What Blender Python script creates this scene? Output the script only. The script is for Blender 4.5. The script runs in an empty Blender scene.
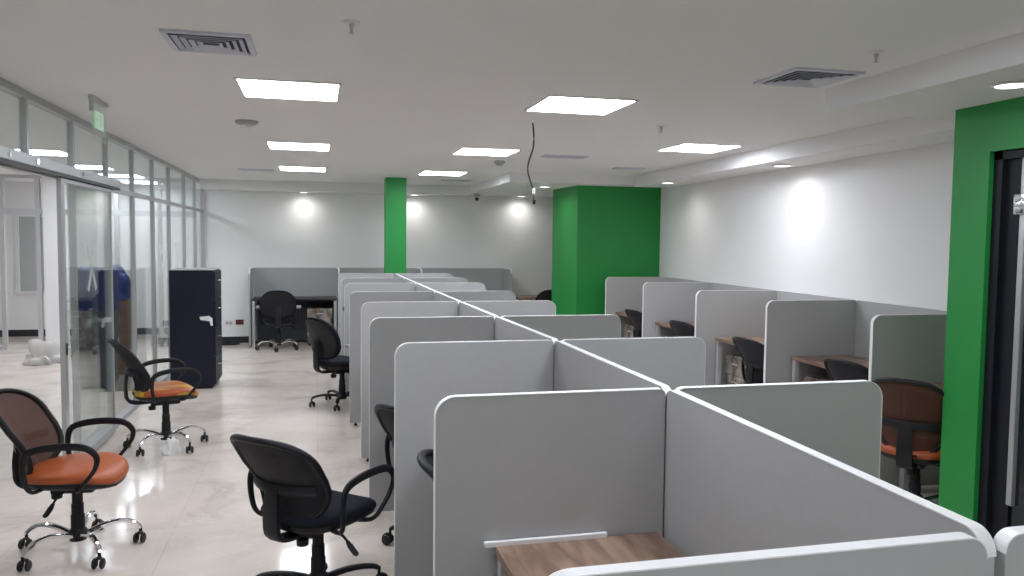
import bpy, bmesh, math, random
from mathutils import Vector, Matrix

sc = bpy.context.scene
COL = sc.collection
PI = math.pi
random.seed(7)

# ------------------------------------------------------------------ camera
F_PX, YAW, PITCH, ROLL = 790.0, 0.242337, 0.059808, -0.010582
cy, sy = math.cos(YAW), math.sin(YAW)
cp, sp = math.cos(PITCH), math.sin(PITCH)
fw0 = Vector((sy, cy, 0)); rt = Vector((cy, -sy, 0)); up = Vector((0, 0, 1))
fwd = fw0 * cp - up * sp
dn = -(up * cp + fw0 * sp)
r2 = rt * math.cos(ROLL) + dn * math.sin(ROLL)
d2 = -rt * math.sin(ROLL) + dn * math.cos(ROLL)
cam_d = bpy.data.cameras.new('camera')
cam = bpy.data.objects.new('camera', cam_d); COL.objects.link(cam)
cam_d.sensor_fit = 'HORIZONTAL'; cam_d.sensor_width = 36.0
cam_d.lens = F_PX / 1024.0 * 36.0
cam_d.clip_start = 0.02
M = Matrix((r2, -d2, -fwd)).transposed().to_4x4()
M.translation = Vector((0, 0, 1.67))
cam.matrix_world = M
sc.camera = cam

# ------------------------------------------------------------------ world and exposure
w = bpy.data.worlds.new('world'); sc.world = w; w.use_nodes = True
w.node_tree.nodes['Background'].inputs[0].default_value = (0.8, 0.85, 0.9, 1)
w.node_tree.nodes['Background'].inputs[1].default_value = 0.05
sc.view_settings.view_transform = 'Standard'
sc.view_settings.look = 'None'
sc.view_settings.gamma = 1.0
sc.view_settings.use_curve_mapping = False
sc.view_settings.exposure = 0.0
PANEL_GLOW = 23.5        # radiance of the ceiling LED panels
SPOT_W = 12.0           # watts of the recessed downlights
sc.cycles.transparent_max_bounces = 24
sc.cycles.max_bounces = 10
sc.cycles.diffuse_bounces = 6


# ------------------------------------------------------------------ materials
def lin(c):
    return tuple(((v / 255.0) / 12.92 if v / 255.0 <= 0.04045 else ((v / 255.0 + 0.055) / 1.055) ** 2.4) for v in c) + (1.0,)


def mat(name, col, rough=0.6, metal=0.0, spec=0.5, noise=0.0, nscale=30.0, bump=0.0, coat=0.0):
    m = bpy.data.materials.new(name); m.use_nodes = True
    nt = m.node_tree; b = nt.nodes['Principled BSDF']
    c = col if len(col) == 4 else tuple(col) + (1,)
    b.inputs['Base Color'].default_value = c
    b.inputs['Roughness'].default_value = rough
    b.inputs['Metallic'].default_value = metal
    b.inputs['Specular IOR Level'].default_value = spec
    b.inputs['Coat Weight'].default_value = coat
    if noise or bump:
        tc = nt.nodes.new('ShaderNodeTexCoord')
        n = nt.nodes.new('ShaderNodeTexNoise'); n.inputs['Scale'].default_value = nscale; n.inputs['Detail'].default_value = 4
        nt.links.new(tc.outputs['Object'], n.inputs['Vector'])
        if noise:
            mx = nt.nodes.new('ShaderNodeMix'); mx.data_type = 'RGBA'
            mx.inputs[6].default_value = tuple(max(0, v * (1 - noise)) for v in c[:3]) + (1,)
            mx.inputs[7].default_value = tuple(min(1, v * (1 + noise)) for v in c[:3]) + (1,)
            nt.links.new(n.outputs['Fac'], mx.inputs[0]); nt.links.new(mx.outputs[2], b.inputs['Base Color'])
        if bump:
            bp = nt.nodes.new('ShaderNodeBump'); bp.inputs['Strength'].default_value = bump; bp.inputs['Distance'].default_value = 0.004
            nt.links.new(n.outputs['Fac'], bp.inputs['Height']); nt.links.new(bp.outputs[0], b.inputs['Normal'])
    return m


def glow(name, col, strength):
    m = bpy.data.materials.new(name); m.use_nodes = True
    nt = m.node_tree; b = nt.nodes['Principled BSDF']
    b.inputs['Base Color'].default_value = (0.8, 0.8, 0.8, 1)
    b.inputs['Emission Color'].default_value = col; b.inputs['Emission Strength'].default_value = strength
    return m


def glass_mat(name, tint, base=0.03, rough=0.0):
    m = bpy.data.materials.new(name); m.use_nodes = True
    nt = m.node_tree; nt.nodes.clear()
    out = nt.nodes.new('ShaderNodeOutputMaterial'); mix = nt.nodes.new('ShaderNodeMixShader')
    tr = nt.nodes.new('ShaderNodeBsdfTransparent'); tr.inputs[0].default_value = tint
    gl = nt.nodes.new('ShaderNodeBsdfGlossy'); gl.inputs['Roughness'].default_value = rough
    gl.inputs[0].default_value = (0.95, 0.97, 0.97, 1)
    lw = nt.nodes.new('ShaderNodeLayerWeight'); lw.inputs[0].default_value = 0.5
    p = nt.nodes.new('ShaderNodeMath'); p.operation = 'POWER'; p.inputs[1].default_value = 5.0
    a = nt.nodes.new('ShaderNodeMath'); a.operation = 'MULTIPLY_ADD'; a.inputs[1].default_value = 0.9; a.inputs[2].default_value = base
    nt.links.new(lw.outputs['Facing'], p.inputs[0]); nt.links.new(p.outputs[0], a.inputs[0])
    nt.links.new(a.outputs[0], mix.inputs[0]); nt.links.new(tr.outputs[0], mix.inputs[1]); nt.links.new(gl.outputs[0], mix.inputs[2])
    nt.links.new(mix.outputs[0], out.inputs[0])
    return m


def mesh_fabric(name, col, see):
    """open knit: part cloth, part hole"""
    m = mat(name, col, 0.75)
    nt = m.node_tree; b = nt.nodes['Principled BSDF']; out = [n for n in nt.nodes if n.type == 'OUTPUT_MATERIAL'][0]
    tr = nt.nodes.new('ShaderNodeBsdfTransparent'); mix = nt.nodes.new('ShaderNodeMixShader')
    mix.inputs[0].default_value = see
    nt.links.new(b.outputs[0], mix.inputs[1]); nt.links.new(tr.outputs[0], mix.inputs[2]); nt.links.new(mix.outputs[0], out.inputs[0])
    return m


def floor_mat():
    m = mat('polished_tile', lin((216, 206, 193)), 0.07, spec=0.5)
    nt = m.node_tree; b = nt.nodes['Principled BSDF']; L = nt.links
    tc = nt.nodes.new('ShaderNodeTexCoord')
    mp = nt.nodes.new('ShaderNodeMapping'); mp.inputs['Rotation'].default_value = (0, 0, 0.5); mp.inputs['Scale'].default_value = (1.0, 1.25, 1)
    L.new(tc.outputs['Object'], mp.inputs[0])
    n1 = nt.nodes.new('ShaderNodeTexNoise'); n1.inputs['Scale'].default_value = 1.5; n1.inputs['Detail'].default_value = 8; n1.inputs['Roughness'].default_value = 0.6; n1.inputs['Distortion'].default_value = 0.9
    L.new(mp.outputs[0], n1.inputs['Vector'])
    r1 = nt.nodes.new('ShaderNodeValToRGB')
    e = r1.color_ramp.elements
    e[0].position = 0.34; e[0].color = lin((204, 192, 180)); e[1].position = 0.60; e[1].color = lin((230, 218, 208))
    x = e.new(0.48); x.color = lin((224, 212, 201)); 
    L.new(n1.outputs['Fac'], r1.inputs[0])
    # thin veins
    n2 = nt.nodes.new('ShaderNodeTexNoise'); n2.inputs['Scale'].default_value = 1.7; n2.inputs['Detail'].default_value = 5; n2.inputs['Distortion'].default_value = 2.2
    L.new(mp.outputs[0], n2.inputs['Vector'])
    r2_ = nt.nodes.new('ShaderNodeValToRGB'); e2 = r2_.color_ramp.elements
    e2[0].position = 0.485; e2[0].color = (0, 0, 0, 1); e2[1].position = 0.515; e2[1].color = (0, 0, 0, 1)
    y = e2.new(0.5); y.color = (0.35, 0.35, 0.35, 1)
    L.new(n2.outputs['Fac'], r2_.inputs[0])
    mx = nt.nodes.new('ShaderNodeMix'); mx.data_type = 'RGBA'
    mx.inputs[7].default_value = lin((240, 234, 224))
    L.new(r2_.outputs[0], mx.inputs[0]); L.new(r1.outputs[0], mx.inputs[6])
    # tile joints
    br = nt.nodes.new('ShaderNodeTexBrick'); br.offset = 0.0
    br.inputs['Color1'].default_value = (0, 0, 0, 1); br.inputs['Color2'].default_value = (0, 0, 0, 1); br.inputs['Mortar'].default_value = (0.35, 0.35, 0.35, 1)
    br.inputs['Scale'].default_value = 1.0; br.inputs['Mortar Size'].default_value = 0.0016; br.inputs['Brick Width'].default_value = 0.8; br.inputs['Row Height'].default_value = 0.8
    L.new(tc.outputs['Object'], br.inputs['Vector'])
    mj = nt.nodes.new('ShaderNodeMix'); mj.data_type = 'RGBA'; mj.inputs[7].default_value = lin((150, 142, 130))
    L.new(br.outputs['Color'], mj.inputs[0]); L.new(mx.outputs[2], mj.inputs[6])
    L.new(mj.outputs[2], b.inputs['Base Color'])
    # worn polish
    n3 = nt.nodes.new('ShaderNodeTexNoise'); n3.inputs['Scale'].default_value = 2.3; n3.inputs['Detail'].default_value = 6
    L.new(tc.outputs['Object'], n3.inputs['Vector'])
    mr = nt.nodes.new('ShaderNodeMapRange'); mr.inputs[3].default_value = 0.02; mr.inputs[4].default_value = 0.2
    L.new(n3.outputs['Fac'], mr.inputs[0]); L.new(mr.outputs[0], b.inputs['Roughness'])
    return m


def wood_mat(name, c1, c2, sx, syy):
    m = mat(name, c1, 0.42)
    nt = m.node_tree; b = nt.nodes['Principled BSDF']; L = nt.links
    tc = nt.nodes.new('ShaderNodeTexCoord'); mp = nt.nodes.new('ShaderNodeMapping'); mp.inputs['Scale'].default_value = (sx, syy, 3)
    L.new(tc.outputs['Object'], mp.inputs[0])
    n = nt.nodes.new('ShaderNodeTexNoise'); n.inputs['Scale'].default_value = 3.0; n.inputs['Detail'].default_value = 6; n.inputs['Distortion'].default_value = 0.6
    L.new(mp.outputs[0], n.inputs['Vector'])
    r = nt.nodes.new('ShaderNodeValToRGB'); r.color_ramp.elements[0].color = c1; r.color_ramp.elements[1].color = c2
    r.color_ramp.elements[0].position = 0.34; r.color_ramp.elements[1].position = 0.66
    L.new(n.outputs['Fac'], r.inputs[0]); L.new(r.outputs[0], b.inputs['Base Color'])
    return m


def two_tone(name, c1, c2, scale, lo, hi, rough=0.5, spec=0.5, stretch=(1, 1, 1)):
    m = mat(name, c1, rough, spec=spec)
    nt = m.node_tree; b = nt.nodes['Principled BSDF']; L = nt.links
    tc = nt.nodes.new('ShaderNodeTexCoord'); mp = nt.nodes.new('ShaderNodeMapping'); mp.inputs['Scale'].default_value = stretch
    L.new(tc.outputs['Object'], mp.inputs[0])
    n = nt.nodes.new('ShaderNodeTexNoise'); n.inputs['Scale'].default_value = scale; n.inputs['Detail'].default_value = 5; n.inputs['Distortion'].default_value = 0.8
    L.new(mp.outputs[0], n.inputs['Vector'])
    r = nt.nodes.new('ShaderNodeValToRGB'); r.color_ramp.elements[0].color = c1; r.color_ramp.elements[1].color = c2
    r.color_ramp.elements[0].position = lo; r.color_ramp.elements[1].position = hi
    L.new(n.outputs['Fac'], r.inputs[0]); L.new(r.outputs[0], b.inputs['Base Color'])
    return m


MT = {}
MT['white_wall'] = mat('white_wall_paint', (0.82, 0.82, 0.815), 0.7, spec=0.25, noise=0.02, nscale=2)
MT['ceiling'] = mat('ceiling_paint', (0.80, 0.80, 0.80), 0.8, spec=0.2, noise=0.02, nscale=1.2)
MT['green'] = mat('green_paint', (0.020, 0.262, 0.054), 0.45, spec=0.4, noise=0.05, nscale=2)
MT['floor'] = floor_mat()
MT['panel'] = mat('grey_melamine', (0.42, 0.422, 0.420), 0.5, spec=0.4, noise=0.03, nscale=40)
MT['edge'] = mat('white_edge_tape', (0.84, 0.84, 0.84), 0.35)
MT['alu'] = mat('brushed_aluminium', (0.46, 0.47, 0.48), 0.4, metal=0.5)
MT['darkalu'] = mat('shadow_gasket', (0.05, 0.05, 0.055), 0.5)
MT['glass'] = glass_mat('clear_glass', (0.93, 0.955, 0.945, 1))
MT['chrome'] = mat('chrome', (0.80, 0.80, 0.82), 0.10, metal=1.0)
MT['black_plastic'] = mat('black_plastic', (0.008, 0.008, 0.011), 0.5, spec=0.35)
MT['black_fabric'] = mat('black_fabric', (0.010, 0.011, 0.018), 0.9, spec=0.2, bump=0.3, nscale=250)
MT['black_net'] = mesh_fabric('black_net', (0.011, 0.011, 0.016), 0.07)
MT['brown_net'] = mesh_fabric('brown_net', (0.085, 0.030, 0.016), 0.20)
MT['orange'] = mat('orange_leatherette', (0.40, 0.085, 0.017), 0.42, noise=0.06, nscale=12)
MT['orange_yellow'] = two_tone('orange_and_yellow_cover', (0.42, 0.085, 0.02, 1), (0.58, 0.36, 0.02, 1), 5.0, 0.46, 0.51, 0.4, stretch=(0.6, 1.6, 1))
MT['rubber'] = mat('caster_rubber', (0.014, 0.014, 0.014), 0.5)
MT['navy_metal'] = mat('dark_navy_enamel', (0.007, 0.009, 0.022), 0.45, spec=0.3, noise=0.05, nscale=5)
MT['tape'] = mat('white_tape', (0.82, 0.82, 0.80), 0.6)
MT['lamp'] = glow('led_diffuser', (0.93, 0.972, 1.075, 1), PANEL_GLOW)
MT['spot'] = glow('downlight_lens', (1.0, 0.97, 0.92, 1), 7.0)
MT['white_plastic'] = mat('white_plastic', (0.72, 0.72, 0.70), 0.4)
MT['grey_plastic'] = mat('grey_plastic', (0.36, 0.36, 0.36), 0.5)
MT['vent'] = mat('vent_enamel', (0.60, 0.62, 0.70), 0.45)
MT['dark'] = mat('vent_cavity', (0.07, 0.08, 0.11), 0.8)
MT['wood'] = wood_mat('brown_laminate', lin((110, 86, 72)), lin((158, 132, 114)), 7.0, 1.0)
MT['wood_dark'] = wood_mat('dark_laminate', lin((36, 33, 34)), lin((54, 48, 47)), 7, 1)
MT['shaded_board'] = mat('shaded_back_board', (0.045, 0.047, 0.058), 0.6)  # shade under the back wall desks is put into this dark colour
MT['film'] = two_tone('film_wrapped_board', lin((96, 84, 74)), lin((180, 172, 162)), 9.0, 0.38, 0.72, 0.22, stretch=(1, 1, 0.7))
MT['carton'] = two_tone('brown_carton', lin((120, 92, 70)), lin((142, 112, 88)), 5.0, 0.4, 0.6, 0.8)
MT['sack'] = mat('white_sack', (0.62, 0.61, 0.58), 0.8, bump=0.8, nscale=14)
MT['blue'] = mat('blue_plastic', (0.015, 0.035, 0.20), 0.5)
MT['grey_dark'] = mat('dark_grey_enamel', (0.11, 0.115, 0.125), 0.5)
MT['red'] = mat('dark_red_socket', (0.16, 0.018, 0.014), 0.45)
MT['black_base'] = mat('black_baseboard', (0.015, 0.015, 0.016), 0.5)
MT['dark_door'] = mat('dark_glass_door', (0.010, 0.016, 0.020), 0.12)
MT['dark_frame'] = mat('dark_door_frame', (0.009, 0.010, 0.016), 0.5, spec=0.3)
MT['sign_green'] = glow('exit_green', (0.05, 0.62, 0.16, 1), 0.25)
MT['acrylic'] = glass_mat('acrylic', (0.93, 0.97, 0.94, 1), 0.06)
MT['steel'] = mat('grey_steel_frame', (0.50, 0.51, 0.52), 0.4, metal=0.15)
MT['shade_glass'] = mat('grey_frosted_panel', (0.42, 0.44, 0.43), 0.5)


# ------------------------------------------------------------------ helpers
def setp(o, label=None, cat=None, group=None, kind=None):
    if label: o['label'] = label
    if cat: o['category'] = cat
    if group: o['group'] = group
    if kind: o['kind'] = kind
    return o


def obj(name, bm, m, parent=None, smooth=False, angle=40):
    me = bpy.data.meshes.new(name)
    bmesh.ops.recalc_face_normals(bm, faces=bm.faces[:])
    bm.to_mesh(me); bm.free()
    if smooth:
        for p in me.polygons: p.use_smooth = True
        try:
            me.set_sharp_from_angle(angle=math.radians(angle))
        except Exception:
            pass
    me.materials.append(m)
    o = bpy.data.objects.new(name, me); COL.objects.link(o)
    if parent: o.parent = parent
    return o


def thing(name, label, cat, loc=(0, 0, 0), rz=0.0, group=None):
    o = bpy.data.objects.new(name, None); COL.objects.link(o)
    o.location = loc; o.rotation_euler = (0, 0, rz); o.empty_display_size = 0.1
    return setp(o, label, cat, group)


def dup(root, loc, rz, label, group=None):
    def rec(o, parent):
        c = o.copy(); COL.objects.link(c)
        if parent: c.parent = parent
        for ch in list(o.children): rec(ch, c)
        return c
    r = rec(root, None)
    r.location = loc; r.rotation_euler = (0, 0, rz); r['label'] = label
    if group: r['group'] = group
    return r


def B():
    return bmesh.new()


def box(bm, x0, x1, y0, y1, z0, z1, bev=0.0):
    r = bmesh.ops.create_cube(bm, size=1.0)
    vs = r['verts']
    for v in vs:
        v.co = Vector((x0 + (v.co.x + .5) * (x1 - x0), y0 + (v.co.y + .5) * (y1 - y0), z0 + (v.co.z + .5) * (z1 - z0)))
    if bev > 0:
        es = list({e for v in vs for e in v.link_edges})
        bmesh.ops.bevel(bm, geom=es, offset=bev, segments=2, affect='EDGES', profile=0.6)
    return bm


def bx(*a, **k):
    return box(B(), *a, **k)


def catmull(pts, n=6, closed=False):
    P = [Vector(p) for p in pts]; out = []
    N = len(P); segs = N if closed else N - 1
    for i in range(segs):
        if closed:
            p0, p1, p2, p3 = P[(i - 1) % N], P[i], P[(i + 1) % N], P[(i + 2) % N]
        else:
            p0 = P[max(i - 1, 0)]; p1 = P[i]; p2 = P[i + 1]; p3 = P[min(i + 2, N - 1)]
        for k in range(n):
            t = k / n
            out.append(0.5 * ((2 * p1) + (-p0 + p2) * t + (2 * p0 - 5 * p1 + 4 * p2 - p3) * t * t + (-p0 + 3 * p1 - 3 * p2 + p3) * t ** 3))
    if not closed: out.append(P[-1])
    return out


def sweep(bm, pts, w, h=None, ref=(0, 0, 1), seg=8, closed=False, power=2.0):
    """tube along pts; section half-sizes w (sideways) and h (along the reference); numbers or one per point"""
    n = len(pts); h = w if h is None else h
    W = w if isinstance(w, (list, tuple)) else [w] * n
    Hh = h if isinstance(h, (list, tuple)) else [h] * n
    ref = Vector(ref); rings = []
    for i, p in enumerate(pts):
        a = pts[(i - 1) % n] if (closed or i > 0) else p
        b = pts[(i + 1) % n] if (closed or i < n - 1) else p
        t = (Vector(b) - Vector(a)).normalized()
        s = t.cross(ref)
        if s.length < 1e-3: s = t.cross(Vector((1, 0, 0)))
        s.normalize(); u = s.cross(t).normalized()
        ring = []
        for k in range(seg):
            an = 2 * PI * (k + .5) / seg
            c, d = math.cos(an), math.sin(an)
            c = math.copysign(abs(c) ** (2 / power), c); d = math.copysign(abs(d) ** (2 / power), d)
            ring.append(bm.verts.new(Vector(p) + s * (W[i] * c) + u * (Hh[i] * d)))
        rings.append(ring)
    m = n if closed else n - 1
    for i in range(m):
        A, Bq = rings[i], rings[(i + 1) % n]
        for k in range(seg):
            bm.faces.new((A[k], A[(k + 1) % seg], Bq[(k + 1) % seg], Bq[k]))
    if not closed:
        bm.faces.new(rings[0]); bm.faces.new(rings[-1])
    return bm


def lathe(bm, prof, seg=20, centre=(0, 0, 0), axis='z'):
    c = Vector(centre); rings = []
    for r, z in prof:
        ring = []
        for k in range(seg):
            a = 2 * PI * k / seg
            p = Vector((r * math.cos(a), r * math.sin(a), z))
            if axis == 'y': p = Vector((p.x, p.z, p.y))
            if axis == 'x': p = Vector((p.z, p.x, p.y))
            ring.append(bm.verts.new(c + p))
        rings.append(ring)
    for A, Bq in zip(rings, rings[1:]):
        for k in range(seg):
            bm.faces.new((A[k], A[(k + 1) % seg], Bq[(k + 1) % seg], Bq[k]))
    bm.faces.new(rings[0]); bm.faces.new(rings[-1])
    return bm


def rings_mesh(bm, rings, cap=True):
    R = [[bm.verts.new(p) for p in r] for r in rings]
    n = len(R[0])
    for A, Bq in zip(R, R[1:]):
        for k in range(n):
            bm.faces.new((A[k], A[(k + 1) % n], Bq[(k + 1) % n], Bq[k]))
    if cap:
        bm.faces.new(R[0]); bm.faces.new(R[-1])
    return bm


def struct(name, bm, m, parent=None, smooth=False):
    o = obj(name, bm, m, parent, smooth)
    if parent is None: o['kind'] = 'structure'
    return o


ORD = ['first', 'second', 'third', 'fourth', 'fifth', 'sixth', 'seventh', 'eighth', 'ninth', 'tenth']

# ------------------------------------------------------------------ the room
XL, XR, YB, YF, ZC, ZS = -1.74, 4.85, 13.20, -1.6, 2.55, 2.41
XO, YO = -5.6, 14.6            # the office beyond the glass
struct('floor', bx(XO - .1, XR + .12, YF - .1, YO + .1, -0.12, 0), MT['floor'])
struct('ceiling', bx(XO - .1, XR + .12, YF - .1, YO + .1, ZC, ZC + .12), MT['ceiling'])
def wx(y): return 4.41 + .045 * (y - 4.5)          # the right wall runs slightly out of square


bm = B()
rings_mesh(bm, [[Vector(p + (z,)) for p in ((wx(YF), YF), (wx(YB), YB), (wx(YB) + .15, YB), (wx(YF) + .15, YF))] for z in (0, ZC)])
struct('wall_right', bm, MT['white_wall'])
struct('wall_back', bx(XL - .02, XR + .12, YB, YB + .12, 0, ZC), MT['white_wall'])
struct('wall_front', bx(XO, XR, YF - .1, YF, 0, ZC), MT['white_wall'])
struct('wall_office_side', bx(XO - .1, XO, YF, YO, 0, ZC), MT['white_wall'])
struct('wall_office_back', bx(XO, XL - .02, YO, YO + .1, 0, ZC), MT['white_wall'])
struct('baseboard_office', bx(XO, XL - .03, YO - .02, YO, 0, .11), MT['black_base'])
struct('baseboard_back', bx(XL + .03, wx(13), YB - .015, YB, 0, .10), MT['black_base'])
# dropped ceiling pieces
struct('trim_1', bx(XL + .03, 2.42, 12.72, YB, ZS, ZC), MT['ceiling'])           # soffit along the back wall
struct('trim_2', bx(2.42, wx(9.95), 9.95, YB, ZS + .02, ZC), MT['ceiling'])            # lowered bay over the green block
bm = B()
rings_mesh(bm, [[Vector(p + (z,)) for p in ((3.93, 4.03), (4.13, 9.95), (wx(9.95), 9.95), (wx(4.03), 4.03))] for z in (ZS, ZC)])
struct('trim_3', bm, MT['ceiling'])                 # beam along the right wall
struct('trim_4', bx(2.82, wx(3), YF, 4.0, ZS + .01, ZC), MT['ceiling'])             # lowered box by the pier
# green features
struct('wall_column', bx(.955, 1.245, 11.38, 11.68, 0, ZC), MT['green'])
bm = B()
pl = [(3.39, 11.25), (3.45, 10.28), (wx(10.28), 10.28), (wx(10.28), 11.25)]
rings_mesh(bm, [[Vector((x, y, z)) for x, y in pl] for z in (0, ZS + .02)])
struct('wall_green_block', bm, MT['green'])
PX, PY = 3.445, 3.72
bm = B()
box(bm, PX, PX + .16, 3.475, PY, 0, ZS + .01)
box(bm, PX, PX + .16, 2.38, 3.475, 2.165, ZS + .01)
box(bm, PX, PX + .16, YF, 2.38, 0, ZS + .01)
box(bm, PX + .16, wx(3.6), PY - .12, PY, 0, ZS + .01)
struct('wall_pier', bm, MT['green'])

# door in the green pier
d = struct('door_2', bx(PX + .07, PX + .10, 2.42, 3.30, .02, 2.13), MT['dark_door'])
bm = B()
box(bm, PX + .03, PX + .13, 3.42, 3.475, 0, 2.165)
box(bm, PX + .03, PX + .13, 2.38, 2.425, 0, 2.165)
box(bm, PX + .03, PX + .13, 2.38, 3.475, 2.12, 2.165)
obj('door_frame', bm, MT['dark_frame'], d)
obj('side_panel', bx(PX + .06, PX + .11, 3.315, 3.425, .0, 2.12), MT['dark_frame'], d)
obj('edge_strip', bx(PX + .045, PX + .075, 3.285, 3.318, .32, 2.12, bev=.004), MT['alu'], d, smooth=True)
bm = B()
box(bm, PX + .03, PX + .075, 3.21, 3.345, 1.83, 1.935, bev=.008)
obj('patch_fitting', bm, MT['chrome'], d, smooth=True)
for zz in (1.855, 1.91):
    lb = lathe(B(), [(.006, -.004), (.014, 0), (.014, .008), (.004, .012)], 12, (0, 0, 0), 'x')
    for v in lb.verts: v.co = Vector((-v.co.x, v.co.y, v.co.z)) + Vector((PX + .03, 3.32, zz))
    obj('bolt_head', lb, MT['steel'], d, smooth=True)

# ------------------------------------------------------------------ glass wall on the left
POSTS = [-1.3, -.35, .62, 1.59, 2.56, 3.53, 4.50, 5.47, 6.42, 7.39, 8.36, 9.33, 10.30, 11.42, 12.40, 13.16]
DOOR = (4.50, 6.42)
ZT = 2.07
bm = B()
box(bm, XL - .03, XL + .03, YF, YB, ZC - .045, ZC)            # head rail
box(bm, XL - .025, XL + .025, YF, YB, ZT - .01, ZT + .03)       # transom
box(bm, XL - .035, XL + .035, YF, DOOR[0], 0, .045)
box(bm, XL - .035, XL + .035, DOOR[1], YB, 0, .045)            # floor channel
for y in POSTS:
    inside = DOOR[0] < y < DOOR[1]
    z0 = ZT if inside else 0
    box(bm, XL - .02, XL + .02, y - .022, y + .022, z0, ZC - .04)
struct('wall_left', bm, MT['alu'])
k = 0
for y0, y1 in zip(POSTS, POSTS[1:]):
    if y1 < 2: continue
    k += 1
    wn = bpy.data.objects.new('window_%d' % k, None); COL.objects.link(wn); wn.location = (XL, (y0 + y1) / 2, 0); wn['kind'] = 'structure'
    hh = (y1 - y0) / 2 - .02
    obj('upper_pane', bx(-.004, .004, -hh, hh, ZT + .028, ZC - .044), MT['glass'], wn)
    if not (DOOR[0] - .01 < y0 and y1 < DOOR[1] + .01):
        obj('lower_pane', bx(-.004, .004, -hh, hh, .04, ZT - .015), MT['glass'], wn)
        if y0 in (6.42, 9.33, 10.30):
            for s in (-1, 1):
                t = bx(.005, .0065, -.024, .024, -.21, .21)
                R = Matrix.Rotation(s * math.radians(33), 4, 'X')
                bmesh.ops.transform(t, matrix=Matrix.Translation((0, -.02, 1.42)) @ R, verts=t.verts)
                obj('tape_strip', t, MT['tape'], wn)['label'] = 'strip of the white tape cross'
# sliding door rail and leaf
bm = B()
box(bm, XL + .035, XL + .105, 4.2, 7.45, 2.085, 2.15, bev=.004)
rail = struct('trim_5', bm, MT['alu'])
obj('rail_slot', bx(XL + .05, XL + .10, 4.2, 7.44, 2.065, 2.085), MT['darkalu'], rail)
for y in (4.9, 5.35, 6.3):
    b_ = lathe(B(), [(.001, 0), (.016, 0), (.016, .008), (.001, .008)], 12, (XL + .104, y, 2.115), 'x')
    obj('rail_bolt', b_, MT['chrome'], rail, smooth=True)
dl = bpy.data.objects.new('door_1', None); COL.objects.link(dl); dl.location = (XL + .062, 5.93, 0); dl['kind'] = 'structure'
obj('stile', bx(-.016, .016, -.035, .035, .02, 2.06, bev=.004), MT['alu'], dl)
obj('stile', bx(-.010, .010, 1.30, 1.325, .02, 2.06, bev=.003), MT['alu'], dl)
obj('door_pane', bx(-.004, .004, .035, 1.30, .07, 2.035), MT['glass'], dl)
obj('bottom_rail', bx(-.012, .012, .035, 1.30, .02, .07), MT['alu'], dl)
obj('top_rail', bx(-.012, .012, .035, 1.30, 2.035, 2.06), MT['alu'], dl)
obj('lock', bx(.016, .022, -.016, .014, .86, .94, bev=.003), MT['black_plastic'], dl)
obj('lock_plate', bx(.016, .0185, -.018, .018, .25, .43, bev=.001), MT['steel'], dl)

# office beyond the glass: a second glazed screen, wall panel, door jamb
bm = B()
YS = 12.9
box(bm, XO, XL - .04, YS - .03, YS + .03, 1.98, 2.06)
box(bm, XO, XL - .04, YS - .03, YS + .03, ZC - .05, ZC)
for x in (-4.95, -4.42, -3.95, -2.9, -2.3):
    box(bm, x - .03, x + .03, YS - .026, YS + .026, 0, ZC - .002)
box(bm, XO, -4.42, YS - .03, YS + .03, .0, .06)
struct('wall_office_screen', bm, MT['steel'])
struct('wall_office_jamb', bx(-3.88, -3.62, YS - .04, YS + .2, 0, ZC), MT['white_wall'])
wn = bpy.data.objects.new('window_30', None); COL.objects.link(wn); wn.location = (-4.68, YS, 0); wn['kind'] = 'structure'
obj('lower_pane', bx(-.24, .24, -.004, .004, .06, 1.98), MT['glass'], wn)
obj('upper_pane', bx(-.24, .24, -.004, .004, 2.06, ZC - .05), MT['glass'], wn)
wn = struct('window_31', bx(-4.75, -4.3, YO - .03, YO - .001, .75, 1.98), MT['shade_glass'])
bm = B()
for a in ((-4.80, -4.75, .70, 2.03), (-4.3, -4.25, .70, 2.03)): box(bm, a[0], a[1], YO - .05, YO - .001, a[2], a[3])
box(bm, -4.75, -4.3, YO - .05, YO - .001, 1.98, 2.03); box(bm, -4.75, -4.3, YO - .05, YO - .001, .70, .75)
obj('window_frame', bm, MT['white_plastic'], wn)
struct('trim_6', bx(XO, -4.9, YO - .04, YO - .001, .70, .74), MT['white_plastic'])

# ------------------------------------------------------------------ ceiling fittings
def ceiling_light():
    t = thing('ceiling_light', 'x', 'light')
    bm = B(); s, b = .292, .018
    box(bm, -s, s, -s, -s + b, -.007, 0); box(bm, -s, s, s - b, s, -.007, 0)
    box(bm, -s, -s + b, -s + b, s - b, -.007, 0); box(bm, s - b, s, -s + b, s - b, -.007, 0)
    obj('frame', bm, MT['white_plastic'], t)
    obj('diffuser', bx(-s + b, s - b, -s + b, s - b, -.008, -.002), MT['lamp'], t)
    return t


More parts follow.
